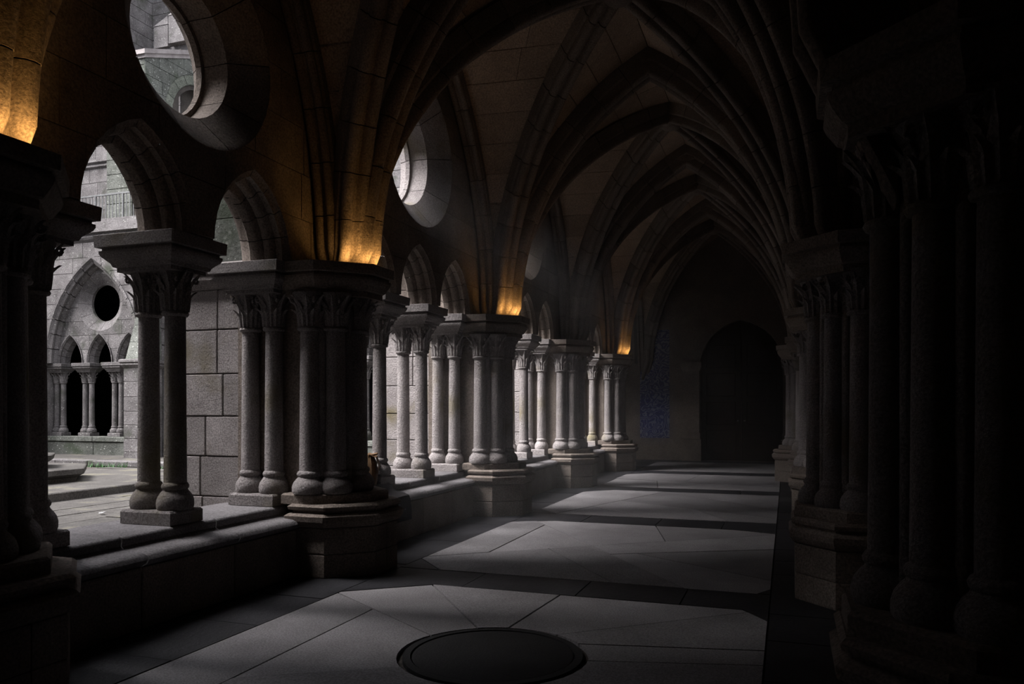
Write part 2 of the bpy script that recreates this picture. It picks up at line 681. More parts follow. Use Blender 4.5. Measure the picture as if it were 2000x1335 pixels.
man = thing('manhole_cover', 'round dark iron cover set flush in the pale floor slabs', 'manhole cover', (MAN[0], MAN[1], 0))
MB().lathe([(MAN_R, -0.02), (MAN_R, 0.006), (MAN_R - 0.045, 0.008), (MAN_R - 0.05, -0.02)], 48, cap=False).obj('rim', M['cover'], man, True)
MB().lathe([(MAN_R - 0.055, -0.02), (MAN_R - 0.055, 0.002), (MAN_R - 0.065, 0.006)], 48).obj('lid', M['cover'], man, True)

# ================================================================== COURTYARD GROUND
cg = MB().box(-30, -4.76, -4, 15.2, -0.25, -0.03).obj('ground', M['joint'])
tag(cg, 'courtyard ground paved with rows of grey stone', 'ground', kind='structure')
r = random.Random(12)
x = -16.0
while x < -4.85:
    w = 0.5 + 0.16 * r.random()
    y = 2.6 + r.random()
    while y < 15.15:
        e = min(15.18, y + 0.8 + 0.7 * r.random())
        MB().box(x + 0.008, min(x + w, -4.8) - 0.008, y + 0.008, e - 0.008, -0.1, -0.012 + 0.012 * r.random()).obj('paving_stone', M['paver'], cg)
        y = e
    x += w
walk = MB().box(-30, -4.76, 15.22, 17.4, -0.25, 0.09).obj('pavement', M['joint'])
tag(walk, 'raised stone walk with kerb along the far arcade', 'pavement', kind='structure')
x = -24.0
while x < -4.85:
    w = 0.9 + 0.5 * r.random()
    MB().cbox(x + 0.008, x + w - 0.008, 15.20, 15.62, 0.0, 0.13, 0.012).obj('kerb_stone', M['court'], walk)
    MB().box(x + 0.1, x + w + 0.08, 15.63, 16.5, 0.05, 0.12).obj('paving_stone', M['paver'], walk)
    MB().box(x - 0.2, x + w - 0.22, 16.515, 17.38, 0.05, 0.12).obj('paving_stone', M['paver'], walk)
    x += w

# ================================================================== PIERS
def leaf_mesh(r0, r1, h, n=8):
    """acanthus leaves on a bell of radius r0 -> r1 and height h"""
    mb = MB()

    def bell(t):
        return r0 + (r1 - r0) * (t ** 2.2)
    for tier, (cnt, top, wid, off) in enumerate(((n, 0.55, 0.055, 0.0), (n, 0.97, 0.05, 0.5))):
        for k in range(cnt):
            a = 2 * PI * (k + off) / cnt
            v = []
            L = 7
            for i in range(L):
                t = i / (L - 1)
                z = h * top * t
                rr = bell(min(1, top * t)) + 0.010 + 0.006 * math.sin(PI * t)
                if t > 0.7:
                    rr += (t - 0.7) * 0.16
                    z -= (t - 0.8) * 0.10 * h if t > 0.8 else 0
                wd = wid * (0.75 + 0.5 * math.sin(PI * min(1, t * 1.15))) * (1 - 0.75 * max(0, t - 0.65) / 0.35)
                if i % 2:
                    wd *= 1.18
                for s in (-1, -0.45, 0, 0.45, 1):
                    aa = a + s * wd / max(rr, 0.03) * 0.62
                    q = rr + (0.012 if s == 0 else (0.0 if abs(s) < 0.9 else -0.006))
                    v.append((q * math.cos(aa), q * math.sin(aa), z))
            f = [(i * 5 + j, i * 5 + j + 1, i * 5 + 6 + j, i * 5 + 5 + j) for i in range(L - 1) for j in range(4)]
            mb.add(v, f)
    for k in range(4):                                       # corner volutes
        a = PI / 4 + k * PI / 2
        pts = []
        for i in range(9):
            t = i / 8
            ang = t * 1.9 * PI
            rad = 0.026 * (1 - 0.6 * t)
            pts.append(((r1 + 0.012 + rad * math.sin(ang)) * math.cos(a), (r1 + 0.012 + rad * math.sin(ang)) * math.sin(a), h * 0.93 - 0.035 + rad * math.cos(ang)))
        mb.tube(pts, 0.011, 5)
    return mb


def bell_mb(r0, r1, h):
    return MB().lathe([(r0 + (r1 - r0) * ((i / 8) ** 2.2), h * i / 8) for i in range(9)] + [(r1 + 0.012, h), (r1 + 0.012, h + 0.02)], 18)


def base_prof(r, z0, z1):
    d = z1 - z0
    return [(r * a, z0 + d * b) for a, b in ((1.62, 0.0), (1.72, 0.10), (1.73, 0.28), (1.62, 0.45), (1.38, 0.60), (1.20, 0.68), (1.14, 0.74), (1.24, 0.79), (1.27, 0.87), (1.18, 0.95), (1.02, 1.0))]


def shaft_prof(r, z0, z1, seed=0):
    q = random.Random(seed)
    return [(r * (1.04 - 0.10 * t) * (1 + 0.012 * (q.random() - 0.5)), z0 + (z1 - z0) * t) for t in [i / 8 for i in range(9)]]


LEAF = leaf_mesh(0.085, 0.135, 0.29).mesh('foliage', M['pale'], True)
BELL = bell_mb(0.082, 0.140, 0.29).mesh('capital', M['pale'], True)
BASE = MB().lathe(base_prof(0.09, 0, 0.20), 20).mesh('base', M['pale'], True)
SHAFT = [MB().lathe(shaft_prof(0.09, 0, 1.24, s), 18).mesh('shaft', M['pale'], True) for s in range(3)]
RING = MB().lathe([(0.082, 0), (0.104, 0.006), (0.112, 0.02), (0.104, 0.036), (0.084, 0.042)], 18).mesh('neck_ring', M['pale'], True)


def inst(name, me, parent, loc=(0, 0, 0), rz=0.0, sc=None):
    o = bpy.data.objects.new(name, me)
    COL.objects.link(o)
    o.parent = parent
    o.location = loc
    o.rotation_euler = (0, 0, rz)
    if sc:
        o.scale = sc
    return o


def pair_at(name, label, cat, loc, rz=0.0, group=None):
    """two columns side by side on one plinth under one moulded abacus; origin on the bench"""
    t = thing(name, label, cat, loc, rz, group)
    P = [(-0.22, -0.155), (0.22, -0.155), (0.22, 0.155), (-0.22, 0.155)]
    MB().mold(P, [(0, 0.0), (0.004, 0.012), (0.09, 0.012), (0.105, 0.0)]).obj('plinth', M['pale'], t)
    for k, s in enumerate((-1, 1)):
        inst('base', BASE, t, (s * 0.125, 0, 0.105), 0, (0.80, 0.92, 1))
        inst('shaft', SHAFT[k], t, (s * 0.125, 0, 0.302), k * 1.3, (0.87, 0.87, 1))
        inst('neck_ring', RING, t, (s * 0.125, 0, 1.535), 0, (0.87, 0.87, 1))
        c = inst('capital', BELL, t, (s * 0.125, 0, 1.575), 0, (0.93, 0.93, 1))
        inst('foliage', LEAF, c)
    A = [(-0.25, -0.18), (0.25, -0.18), (0.25, 0.18), (-0.25, 0.18)]
    MB().mold(A, [(1.86, 0.0), (1.89, 0.0), (1.895, 0.02), (1.92, 0.03), (1.965, 0.075), (1.985, 0.085), (2.005, 0.085), (2.01, 0.07), (2.025, 0.07), (2.03, 0.105), (2.115, 0.11), (2.12, 0.10)]).obj('abacus', M['pale'], t)
    return t


OCT = [(-0.02, -0.36), (0.16, -0.36), (0.36, -0.14), (0.36, 0.06), (0.16, 0.29), (-0.02, 0.33)]
SH = [(0.11, -0.375), (0.295, -0.265), (0.365, -0.03), (0.25, 0.19), (0.08, 0.34)]
TH = [(0.205, -0.335), (0.35, -0.15), (0.325, 0.09), (0.18, 0.28)]


def make_pier(label, loc, rz=0.0, group=None):
    t = thing('clustered_pier', label, 'pier', loc, rz, group)
    P = [(0.02, -0.50), (0.33, -0.50), (0.66, -0.20), (0.66, 0.20), (0.33, 0.50), (0.02, 0.50)]
    g = 0.004
    for z0, z1 in ((0.0, 0.20), (0.205, 0.425)):
        # two blocks a course: near and far half
        for sgn in (-1, 1):
            poly = [(x, y) for x, y in P if y * sgn > 0] + ([(0.66, 0.004 * sgn)] if z0 else [(0.66, 0.004 * sgn)]) + [(0.02, 0.004 * sgn)]
            c = (sum(p[0] for p in poly) / len(poly), sum(p[1] for p in poly) / len(poly))
            poly.sort(key=lambda p: math.atan2(p[1] - c[1], p[0] - c[0]))
            MB().mold(poly, [(z0, -0.004), (z0 + 0.01, 0), (z1 - 0.01, 0), (z1, -0.004)]).obj('plinth_stone', M['granite'], t)
    MB().mold(P, [(0.43, -0.005), (0.445, 0.02), (0.485, 0.05), (0.53, 0.055), (0.55, 0.03), (0.56, 0.0), (0.575, 0.0), (0.585, 0.03), (0.61, 0.035), (0.63, 0.01)]).obj('plinth_moulding', M['granite'], t)
    MB().mold([(-0.02, -0.40), (0.18, -0.40), (0.50, -0.12), (0.50, 0.12), (0.18, 0.40), (-0.02, 0.40)], [(0.625, 0.09), (0.70, 0.09), (0.715, 0.075)]).obj('sub_plinth', M['granite'], t)
    MB().mold(OCT, [(0.6, -0.06), (1.3, -0.06), (2.45, -0.06)]).obj('core', M['granite'], t)
    MB().box(-0.69, 0.0, -0.33, 0.33, 0.6, 2.45).obj('body', M['granite'], t)
    for k, (x, y) in enumerate(SH):
        inst('base', BASE, t, (x, y, 0.712))
        inst('shaft', SHAFT[k % 3], t, (x, y, 0.905), k, (1, 1, 0.985))
        inst('neck_ring', RING, t, (x, y, 2.125))
        c = inst('capital', BELL, t, (x, y, 2.165), 0, (1, 1, 0.95))
        inst('foliage', LEAF, c)
    for k, (x, y) in enumerate(TH):
        inst('colonnette', SHAFT[k % 3], t, (x, y, 0.74), 0, (0.42, 0.42, 1.37))
    MB().mold([(-0.72, -0.40), (-0.02, -0.46), (0.22, -0.46), (0.54, -0.14), (0.54, 0.14), (0.22, 0.46), (-0.02, 0.46), (-0.72, 0.40)], [(2.44, 0.0), (2.49, 0.0), (2.50, 0.02), (2.56, 0.06), (2.585, 0.07), (2.605, 0.07), (2.61, 0.055), (2.63, 0.055), (2.635, 0.095), (2.715, 0.10), (2.72, 0.09)]).obj('abacus', M['granite'], t)
    return t


pier0 = make_pier('dark clustered pier at the left edge beside the two-arch bay', (XW0, PL[1], 0), 0, 'clustered piers of the courtyard arcade')
LBL = ['big dark clustered pier lit amber on top, nearest in full view', 'second clustered pier with amber glow, lit shafts and moulded plinth',
       'third clustered pier, without any glow on its capital', 'last clustered pier of the row, glowing amber beside blue tiles']
for y, lb in zip(PL[2:6], LBL):
    copy_tree(pier0, (XW0, y, 0), 0.0, lb)
XRP = 0.60


def slim(p):
    # the wall piers stand on a shallower plinth
    for c in kids(p):
        if c.name.startswith('plinth'):
            c.scale.x = 0.82
        elif c.name.startswith('sub_plinth'):
            c.scale.x = 0.92


LBR = ['near shadowy pier by the right edge with base below the frame', 'wall pier with broad block plinth and moulded abacus beside the tiles', 'second wall pier beyond, paler shafts on a stepped plinth', 'third wall pier behind the paler one']
for k, (y, lb) in enumerate(zip(PR[1:5], LBR)):
    p = copy_tree(pier0, (XRP + (0.15 if k == 0 else 0.0), y, 0), PI, lb)
    slim(p)
    p['group'] = 'wall piers of the inner side'
p = copy_tree(pier0, (XRP - 0.17, 16.75, 0), PI, 'farthest wall pier with pale twin shafts against the dark end')
p['group'] = 'wall piers of the inner side'

# column pairs of the arcade
GP = 'twin columns of the courtyard arcade'
XP = -4.43
pairs = [(3.50, 'silhouetted twin columns at the left edge beside the first pier'),
         (4.67, 'dark free standing twin columns under the large round window'),
         (5.86, 'twin columns against the near side of the big dark pier'),
         (6.69, 'twin columns half hidden behind the big dark pier'),
         (7.77, 'first free twin columns past the big dark pier, brown leather bag below'),
         (8.83, 'bright free twin columns in the middle of the lit bay'),
         (9.86, 'pale twin columns against the second pier, in the lit bay'),
         (10.70, 'twin columns hidden on the far side of the second pier'),
         (11.80, 'first free twin columns beyond the second pier'),
         (12.86, 'second free twin columns beyond the second pier'),
         (13.89, 'twin columns against the near side of the third pier'),
         (14.74, 'twin columns on the far side of the third pier'),
         (15.83, 'first free twin columns beyond the third pier'),
         (16.89, 'second free twin columns beyond the third pier'),
         (17.92, 'twin columns against the last glowing pier')]
pr0 = pair_at('twin_columns', pairs[0][1], 'column', (XP, pairs[0][0], ZB), 0, GP)
for y, lb in pairs[1:]:
    copy_tree(pr0, (XP, y, ZB), 0.0 if int(y * 10) % 2 else PI, lb)

# ================================================================== BENCH WALL
bench = MB().box(-4.80, -4.04, -1.4, 18.6, 0.0, 0.40).obj('bench_wall', M['granite'])
tag(bench, 'low stone bench wall with rounded lip carrying the arcade', 'bench')
for i in range(1, 5):
    y0, y1 = PL[i] + 0.38, PL[i + 1] - 0.38
    n = 3 if y1 - y0 < 3 else 4
    for k in range(n):
        a, b = y0 + (y1 - y0) * k / n, y0 + (y1 - y0) * (k + 1) / n
        sec = [(-4.84, 0.41), (-4.84, ZB - 0.01), (-4.82, ZB), (-4.20, ZB), (-4.182, ZB - 0.008), (-4.172, 0.575), (-4.178, 0.535), (-4.155, 0.515), (-4.05, 0.508), (-3.995, 0.502), (-3.962, 0.488), (-3.948, 0.462), (-3.962, 0.436), (-3.995, 0.42), (-4.02, 0.41)]
        v = []
        for yy in (a + 0.005, (a + b) / 2, b - 0.005):
            j = 0.006 * (rnd.random() - 0.5)
            v += [(x, yy, z + j) for x, z in sec]
        m = len(sec)
        f = [(s * m + q, s * m + (q + 1) % m, s * m + m + (q + 1) % m, s * m + m + q) for s in range(2) for q in range(m)] + [tuple(range(m)), tuple(range(2 * m, 3 * m))]
        MB().add(v, f).obj('bench_slab', M['bench'], bench, True)
        MB().cbox(-4.1, -4.0, a + 0.004, b - 0.004, 0.0, 0.408, 0.006).obj('bench_stone', M['granite'], bench)

# ================================================================== ARCADE WALL (courtyard side)
wallL = MB().box(-4.75, -4.1, -1.7, PL[1] - 0.02, 0.0, 6.8).obj('wall_left', M['granite'])  # unseen solid stretch added instead of open arcade, keeps the foreground dark
tag(wallL, 'arcade wall of cut stones with pointed openings and round windows', 'wall', kind='structure')
fL = lambda u, w, v: (XW0 - w, u, v)
ZTOP = 6.35


def sub_arches(i):
    if i == 1:
        return [(3.50 + 4.67) / 2, (4.67 + 5.86) / 2]
    return [PL[i] + 0.96, PL[i] + 2.02, PL[i] + 3.065]


OC = {1: (4.70, 4.15, 0.76, 0.50), 2: (8.32, 4.48, 0.88, 0.60)}
for i in (1, 2, 3, 4):
    oc, oz, ro, ri = OC.get(i, (PL[i] + 2.04, 4.48, 0.88, 0.60))
    holes_f, holes_b = [], []
    arcs = sub_arches(i)
    for c in arcs:
        holes_f.append(arch_pts(c, 0.475, 0.66, ZS - 0.001))
    circle_o = circ_pts(oc, oz, ro)
    circle_i = circ_pts(oc, oz, ri)
    holes_all = holes_f + [circle_o]
    y0, y1 = PL[i], PL[i + 1]

    def prune(a, b, za, zb, y0=y0, y1=y1):
        half = (y1 - y0) / 2
        mid = (y0 + y1) / 2
        m = 0 if a < mid < b else min(abs(a - mid), abs(b - mid)) / half
        return za < ZS + prof(m) + 0.15
    ashlar(wallL, 'stone', M['granite'], fL, y0, y1, ZS, ZTOP, 0.40, 0.8, holes_all, 0.0, 0.03, 0.004, seed=i, prune=prune, proud=0.003)
    # mortar sheet just behind the stones, rear face to the courtyard
    for w, top, hs in ((0.012, ZTOP, holes_all), (0.50, 6.8, holes_all)):
        vs, fs, bd = clipped([(y0, ZS), (y1, ZS), (y1, top), (y0, top)], hs)
        MB().add([fL(p[0], w, p[1]) for p in vs], fs).obj('wall_core', M['joint'] if w < 0.1 else M['court'], wallL)
    for c in arcs:
        secs = [(w, arch_pts(c, a, h, ZS)) for w, a, h in ((0.0, 0.475, 0.66), (0.02, 0.47, 0.655), (0.05, 0.43, 0.61), (0.09, 0.455, 0.635), (0.12, 0.45, 0.63), (0.15, 0.41, 0.585), (0.19, 0.40, 0.575), (0.22, 0.415, 0.59), (0.245, 0.375, 0.54), (0.26, 0.365, 0.525), (0.33, 0.365, 0.525), (0.35, 0.385, 0.55), (0.38, 0.42, 0.60), (0.44, 0.43, 0.61), (0.50, 0.475, 0.66))]
        loft_ring(wallL, 'voussoir', M['granite'], fL, secs, 8, False, 0.035)
    win = thing('window_%d' % i, ['large round splayed window opening, nearest, showing the stair wall', 'bright round splayed window glowing above the lit bay', 'dim round window seen edge-on in the third bay', 'hidden round window in the far bay'][i - 1], 'window', (0, 0, 0), 0, None, 'structure')
    secs = [(w, circ_pts(oc, oz, r_)) for w, r_ in ((0.0, ro), (0.015, ro - 0.025), (0.20, ri + 0.02), (0.215, ri), (0.44, ri), (0.445, ri - 0.035), (0.50, ri - 0.035), (0.505, ri - 0.01), (0.64, ri + 0.10), (0.645, ro + 0.06), (0.50, ro + 0.06))]
    loft_ring(win, 'ring_stone', M['granite'] if i != 2 else M['pale'], fL, secs, 9, True, 0.035)

# ================================================================== RIGHT WALL, END WALLS
wallR = MB().box(0.56, 1.4, 3.80, 22.6, 0.0, 6.8).box(1.12, 1.4, -1.8, 3.80, 0.0, 6.8).obj('wall_right', M['granite'])
tag(wallR, 'dark inner wall of the corridor with tiled panels', 'wall', kind='structure')
fR = lambda u, w, v: (0.545 + w, u, v)
ashlar(wallR, 'stone', M['granite'], fR, 3.9, 6.05, 0.0, 0.88, 0.44, 0.9, seed=5)
wallN = MB().box(-5, 1.2, -2.2, -1.7, 0, 6.8).obj('wall_near_blocker', M['granite'])  # unseen, added behind the camera to keep stray light out
tag(wallN, 'unseen stone wall added behind the viewer to stop light leaks', 'wall', kind='structure')


def tile_panel(label, fmap, u0, nu, z0, nz, s=0.14):
    t = thing('tile_panel', label, 'tiles', (0, 0, 0))
    q = random.Random(int(z0 * 100))
    for i in range(nu):
        for j in range(nz):
            a, b = u0 + i * s, z0 + j * s
            d = 0.012 + 0.003 * q.random()
            MB().add([fmap(a + .002, -d, b + .002), fmap(a + s - .002, -d, b + .002), fmap(a + s - .002, -d, b + s - .002), fmap(a + .002, -d, b + s - .002),
                      fmap(a + .002, 0, b + .002), fmap(a + s - .002, 0, b + .002), fmap(a + s - .002, 0, b + s - .002), fmap(a + .002, 0, b + s - .002)],
                     [(0, 1, 2, 3), (0, 1, 5, 4), (1, 2, 6, 5), (2, 3, 7, 6), (3, 0, 4, 7)]).obj('tile', M['tile'], t)
    return t


tile_panel('blue and white glazed tile panel on the right wall between near piers', lambda u, w, v: (0.56 + w, u, v), 3.92, 15, 0.90, 18)

YE = 22.40
DX0, DX1, DZ = -2.30, -0.10, 3.75
wallE = MB()
door_hole = arch_pts((DX0 + DX1) / 2, (DX1 - DX0) / 2, 1.3, 2.6, 9)
door_poly = [(DX0, 0.0005)] + door_hole + [(DX1, 0.0005)]
vs, fs, bd = clipped([(-4.6, 0), (1.2, 0), (1.2, 6.8), (-4.6, 6.8)], [door_poly])
wallE.add([(p[0], YE, p[1]) for p in vs] + [(p[0], YE + 0.5, p[1]) for p in vs], list(fs) + [tuple(i + len(vs) for i in f) for f in fs] + [(a, b, b + len(vs), a + len(vs)) for a, b in bd])
wallE = wallE.obj('wall_end', M['granite'])
tag(wallE, 'dark end wall of the corridor around the arched doorway', 'wall', kind='structure')
door = thing('door_1', 'tall dark wooden double door in the arched doorway at the end', 'door', ((DX0 + DX1) / 2, YE + 0.3, 0), 0, None, 'structure')
for s in (-1, 1):
    lf = MB().cbox(0.01 if s > 0 else -1.09, 1.09 if s > 0 else -0.01, -0.03, 0.03, 0.01, 3.9, 0.006).obj('door_leaf', M['wood'], door)
    for k in range(4):
        MB().cbox(s * 0.55 - 0.4, s * 0.55 + 0.4, -0.05, -0.028, 0.2 + k * 0.8, 0.85 + k * 0.8, 0.02).obj('panel', M['wood'], lf)
    MB().lathe([(0.02, 0), (0.03, 0.02), (0.02, 0.04)], 10, s * 0.09, -0.05).obj('knob', M['metal'], lf).location = (0, -0.02, 1.1)
jm = thing('doorway_surround', 'grey stone pilaster surround beside the blue tiles at the end', 'doorway', (0, YE, 0))
for x0 in (DX0 - 0.45, DX1 + 0.0):
    MB().mold([(x0, -0.16), (x0 + 0.45, -0.16), (x0 + 0.45, 0), (x0, 0)], [(0, 0.05), (0.6, 0.05), (0.62, 0.02), (0.75, 0.02), (0.8, 0.0), (2.5, 0.0), (2.55, 0.03), (2.62, 0.05), (2.75, 0.06)]).obj('pilaster', M['granite'], jm)
tile_panel('blue and white glazed tile panel on the far end wall', lambda u, w, v: (u, YE + w, v), -3.98, 6, 0.62, 22)

lob = MB().box(-2.9, 0.5, YE + 0.5, YE + 2.0, -0.2, 5.0).obj('wall_door_blocker', M['granite'])  # unseen block added to close the light gap at the door
tag(lob, 'unseen block added behind the end door to shut out sky light', 'wall', kind='structure')

# ================================================================== END GALLERY (dark space behind the far arcade)
eg = MB().box(-30, -4.6, YE, YE + 0.4, 0, 6.9).obj('wall_gallery', M['slate'])  # gallery shade is put into the wall colour here
tag(eg, 'back wall of the far gallery, its shade put into a near black colour', 'wall', kind='structure')
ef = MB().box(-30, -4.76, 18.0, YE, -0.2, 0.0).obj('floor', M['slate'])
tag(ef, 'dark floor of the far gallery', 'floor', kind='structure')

# ================================================================== VAULTS
def lerp(a, b, t):
    return a + (b - a) * t


def vault_pt(i, s, t):
    x = lerp(XVL, XVR, (s + 1) / 2)
    k = min(1.0, max(0.0, (s + 1) / 2))
    y0, y1 = lerp(PL[i], PR[i], k), lerp(PL[i + 1], PR[i + 1], k)
    y = lerp(y0, y1, (t + 1) / 2)
    return x, y


def web(i, s, t, dz=0.0):
    x, y = vault_pt(i, s, t)
    return (x, y, ZS + prof(min(abs(s), abs(t))) + dz)


arcN = 11
ang0, ang1 = math.acos(VK / VR), 0.0
MLEV = [(VR * math.cos(lerp(ang0, ang1, k / arcN)) - VK) / VA for k in range(arcN + 1)]   # 0 ridge .. 1 foot
CLAB = ['vault bay above the viewer', 'vault bay over the two-arch bay beside the first pier', 'vault bay over the lit bay with visible stone courses', 'vault bay between second and third pier', 'vault bay between third and last pier', 'dark vault bay at the corridor end']
for i in range(6):
    n = 24
    v, f = [], []
    ss = [-1.14 + 2.28 * k / n for k in range(n + 1)]
    tt = [-1 + 2 * k / n for k in range(n + 1)]
    for s in ss:
        for t in tt:
            v.append(web(i, s, t, 0.03 if abs(s) <= 1 else 0.03))
    for a in range(n):
        for b in range(n):
            k = a * (n + 1) + b
            f.append((k, k + 1, k + n + 2, k + n + 1))
    shell = MB().add(v, f).obj('ceiling', M['joint'] if i else M['vault'])
    tag(shell, CLAB[i], 'vault', kind='structure')
    if i == 0:
        continue
    q = random.Random(40 + i)
    for axis in (0, 1):
        for side in (-1, 1):
            for hs in (-1, 1):
                for k in range(arcN):
                    m0, m1 = MLEV[k], MLEV[k + 1]
                    # span coordinate runs from the wall/rib (1) to the diagonal (m)
                    e0, e1 = m0, m1
                    length = (1 - (m0 + m1) / 2) * 2.1
                    if length < 0.06:
                        continue
                    ncut = 2 if length > 1.25 else 1
                    cutp = [0.0] + ([0.35 + 0.3 * q.random()] if ncut == 2 else []) + [1.0]
                    for c0, c1 in zip(cutp, cutp[1:]):
                        g = 0.004 / max(0.15, length)
                        gm = 0.0022
                        pts = []
                        NU, NM = 3, 3
                        drop = -0.004 * q.random()
                        for u in range(NU):
                            w_ = lerp(c0 + g, c1 - g, u / (NU - 1))
                            for mm in range(NM):
                                m_ = lerp(m0 + gm, m1 - gm, mm / (NM - 1))
                                span = lerp(1.0, m_, w_)
                                s, t = (side * span, hs * m_) if axis == 0 else (hs * m_, side * span)
                                x, y = vault_pt(i, s, t)
                                pts.append((x, y, ZS + prof(m_) + drop))
                        ff = [(u * NM + a, u * NM + a + 1, u * NM + NM + a + 1, u * NM + NM + a) for u in range(NU - 1) for a in range(NM - 1)]
                        mb = MB().add(pts, ff)
                        # short rim up into the joint
                        rim = [0, 1, 2, 5, 8, 7, 6, 3]
                        base = len(mb.v)
                        mb.v += [(pts[a][0], pts[a][1], pts[a][2] + 0.03) for a in rim]
                        mb.f += [(rim[a], rim[(a + 1) % 8], base + (a + 1) % 8, base + a) for a in range(8)]
                        mb.obj('web_stone', M['vault'], shell)


def rib_profile(wd, dp):
    """double roll with a hollow between, seen from below; (side, depth)"""
    r_ = wd * 0.20
    c = wd * 0.29
    pts = [(-wd / 2, -0.04), (-wd / 2, dp * 0.42), (-wd * 0.40, dp * 0.50)]
    for k in range(6):
        a = PI * (1.05 - k / 5 * 1.10)
        pts.append((-c + r_ * math.cos(a), dp - r_ + r_ * math.sin(a)))
    pts += [(-wd * 0.06, dp * 0.74), (wd * 0.06, dp * 0.74)]
    for k in range(6):
        a = PI * (1.05 - k / 5 * 1.10)
        pts.append((c + r_ * math.cos(a), dp - r_ + r_ * math.sin(a)))
    return pts + [(wd * 0.40, dp * 0.50), (wd / 2, dp * 0.42), (wd / 2, -0.04)]


def rib_half(parent, fn, side, prof2, nv, mat, seed=0):
    """voussoirs along a half arch, fn(m) for m 1 (foot) -> 0 (apex) gives a point on the web"""
    q = random.Random(seed)
    side = Vector(side).normalized()
    SUB = 3

    def mm(t):
        a = lerp(ang0, ang1, 1 - t) if False else lerp(0.0, ang0, t)
        return (VR * math.cos(a) - VK) / VA
    for k in range(nv):
        t0, t1 = k / nv, (k + 1) / nv
        g = 0.0022
        ring = []
        for j in range(SUB + 1):
            t = lerp(t0 + (g / 2 if k else 0), t1 - (g / 2 if k < nv - 1 else 0), j / SUB)
            p = Vector(fn(mm(t)))
            d = (Vector(fn(mm(min(1, t + 0.01)))) - Vector(fn(mm(max(0, t - 0.01)))))
            d.normalize()
            nn = side.cross(d)
            if nn.z > 0 or (abs(nn.z) < 1e-6):
                nn = -nn
            if k == 0 and j == 0:                            # mitre the two halves at the apex
                nn = Vector((0, 0, -1.0 / max(0.6, -nn.z)))
            ring.append((p, nn))
        if k == nv - 1 and ring[-1][1].dot(ring[-2][1]) < 0:   # foot: horizontal normal keeps its sign
            ring[-1] = (ring[-1][0], -ring[-1][1])
        jit = 0.004 * (q.random() - 0.5)
        v = []
        for p, nn in ring:
            v += [tuple(p + side * a + nn * (b + jit)) for a, b in prof2]
        m = len(prof2)
        f = [(j * m + a, j * m + a + 1, j * m + m + a + 1, j * m + m + a) for j in range(SUB) for a in range(m - 1)]
        f += [tuple(range(m)), tuple(range(SUB * m, SUB * m + m))]
        MB().add(v, f).obj('voussoir', mat, parent, True)


PT = rib_profile(0.28, 0.33)
PD = rib_profile(0.25, 0.27)
PF = rib_profile(0.20, 0.17)
TL = ['', 'transverse rib arch springing from the pier at the left edge', 'nearest dark transverse rib arch, from the big dark pier', 'transverse rib arch springing from the second pier, pointed apex in view', 'transverse rib arch springing from the third pier', 'transverse rib arch springing from the last glowing pier']
BL = ['', 'two-arch near bay', 'lit bay', 'bay after the second pier', 'bay after the third pier', 'dark end bay']
for i in range(1, 6):
    ar = thing('rib_arch', TL[i], 'rib', (0, 0, 0), 0, 'transverse rib arches')
    for sgn in (-1, 1):
        fn = lambda m, sgn=sgn, i=i: web(i, sgn * m, -1.0)
        dvec = Vector((XVR - XVL, PR[i] - PL[i], 0)).normalized()
        rib_half(ar, fn, (-dvec.y, dvec.x, 0), PT, 9, M['granite'], i)
for i in range(1, 6):
    for dsg in (-1, 1):
        ar = thing('diagonal_rib', 'diagonal vault rib of the %s, from its %s courtyard pier' % (BL[i], 'nearer' if dsg > 0 else 'farther'), 'rib', (0, 0, 0), 0, 'diagonal vault ribs')
        for sgn in (-1, 1):
            fn = lambda m, sgn=sgn, i=i, dsg=dsg: web(i, sgn * m, sgn * m * dsg)
            a, b = Vector(web(i, -1, -dsg)), Vector(web(i, 1, dsg))
            d = (b - a)
            rib_half(ar, fn, (-d.y, d.x, 0), PD, 10, M['granite'], i * 7 + dsg)
    kx, ky, kz = web(i, 0, 0)
    MB().lathe([(0.12, 0.06), (0.17, 0.0), (0.17, -0.10), (0.13, -0.14), (0.06, -0.17)], 20).obj('keystone', M['granite'], None, True)
    ko = bpy.data.objects[[o.name for o in COL.objects if o.name.startswith('keystone')][-1]]
    ko.location = (kx, ky, kz - 0.22)
    tag(ko, 'round carved boss where the diagonal ribs of the %s cross' % BL[i], 'keystone', 'vault bosses')
    for side, nm in ((-1, 'courtyard'), (1, 'inner')):
        if side == 1 and i > 3:
            continue
        ar = thing('wall_rib', 'moulded wall rib along the %s side of the %s' % (nm, BL[i]), 'rib', (0, 0, 0), 0, 'wall ribs')
        for sgn in (-1, 1):
            fn = lambda m, sgn=sgn, i=i, side=side: tuple(Vector(web(i, side, sgn * m)) + Vector((side * 0.09, 0, 0)))
            rib_half(ar, fn, (1, 0, 0), PF, 9, M['granite'], i * 3 + side)

roof = MB().box(-4.8, 1.3, -2.3, YE + 0.6, 6.62, 6.9).obj('roof', M['court'])
tag(roof, 'stone terrace roof above the corridor vault', 'roof', kind='structure')

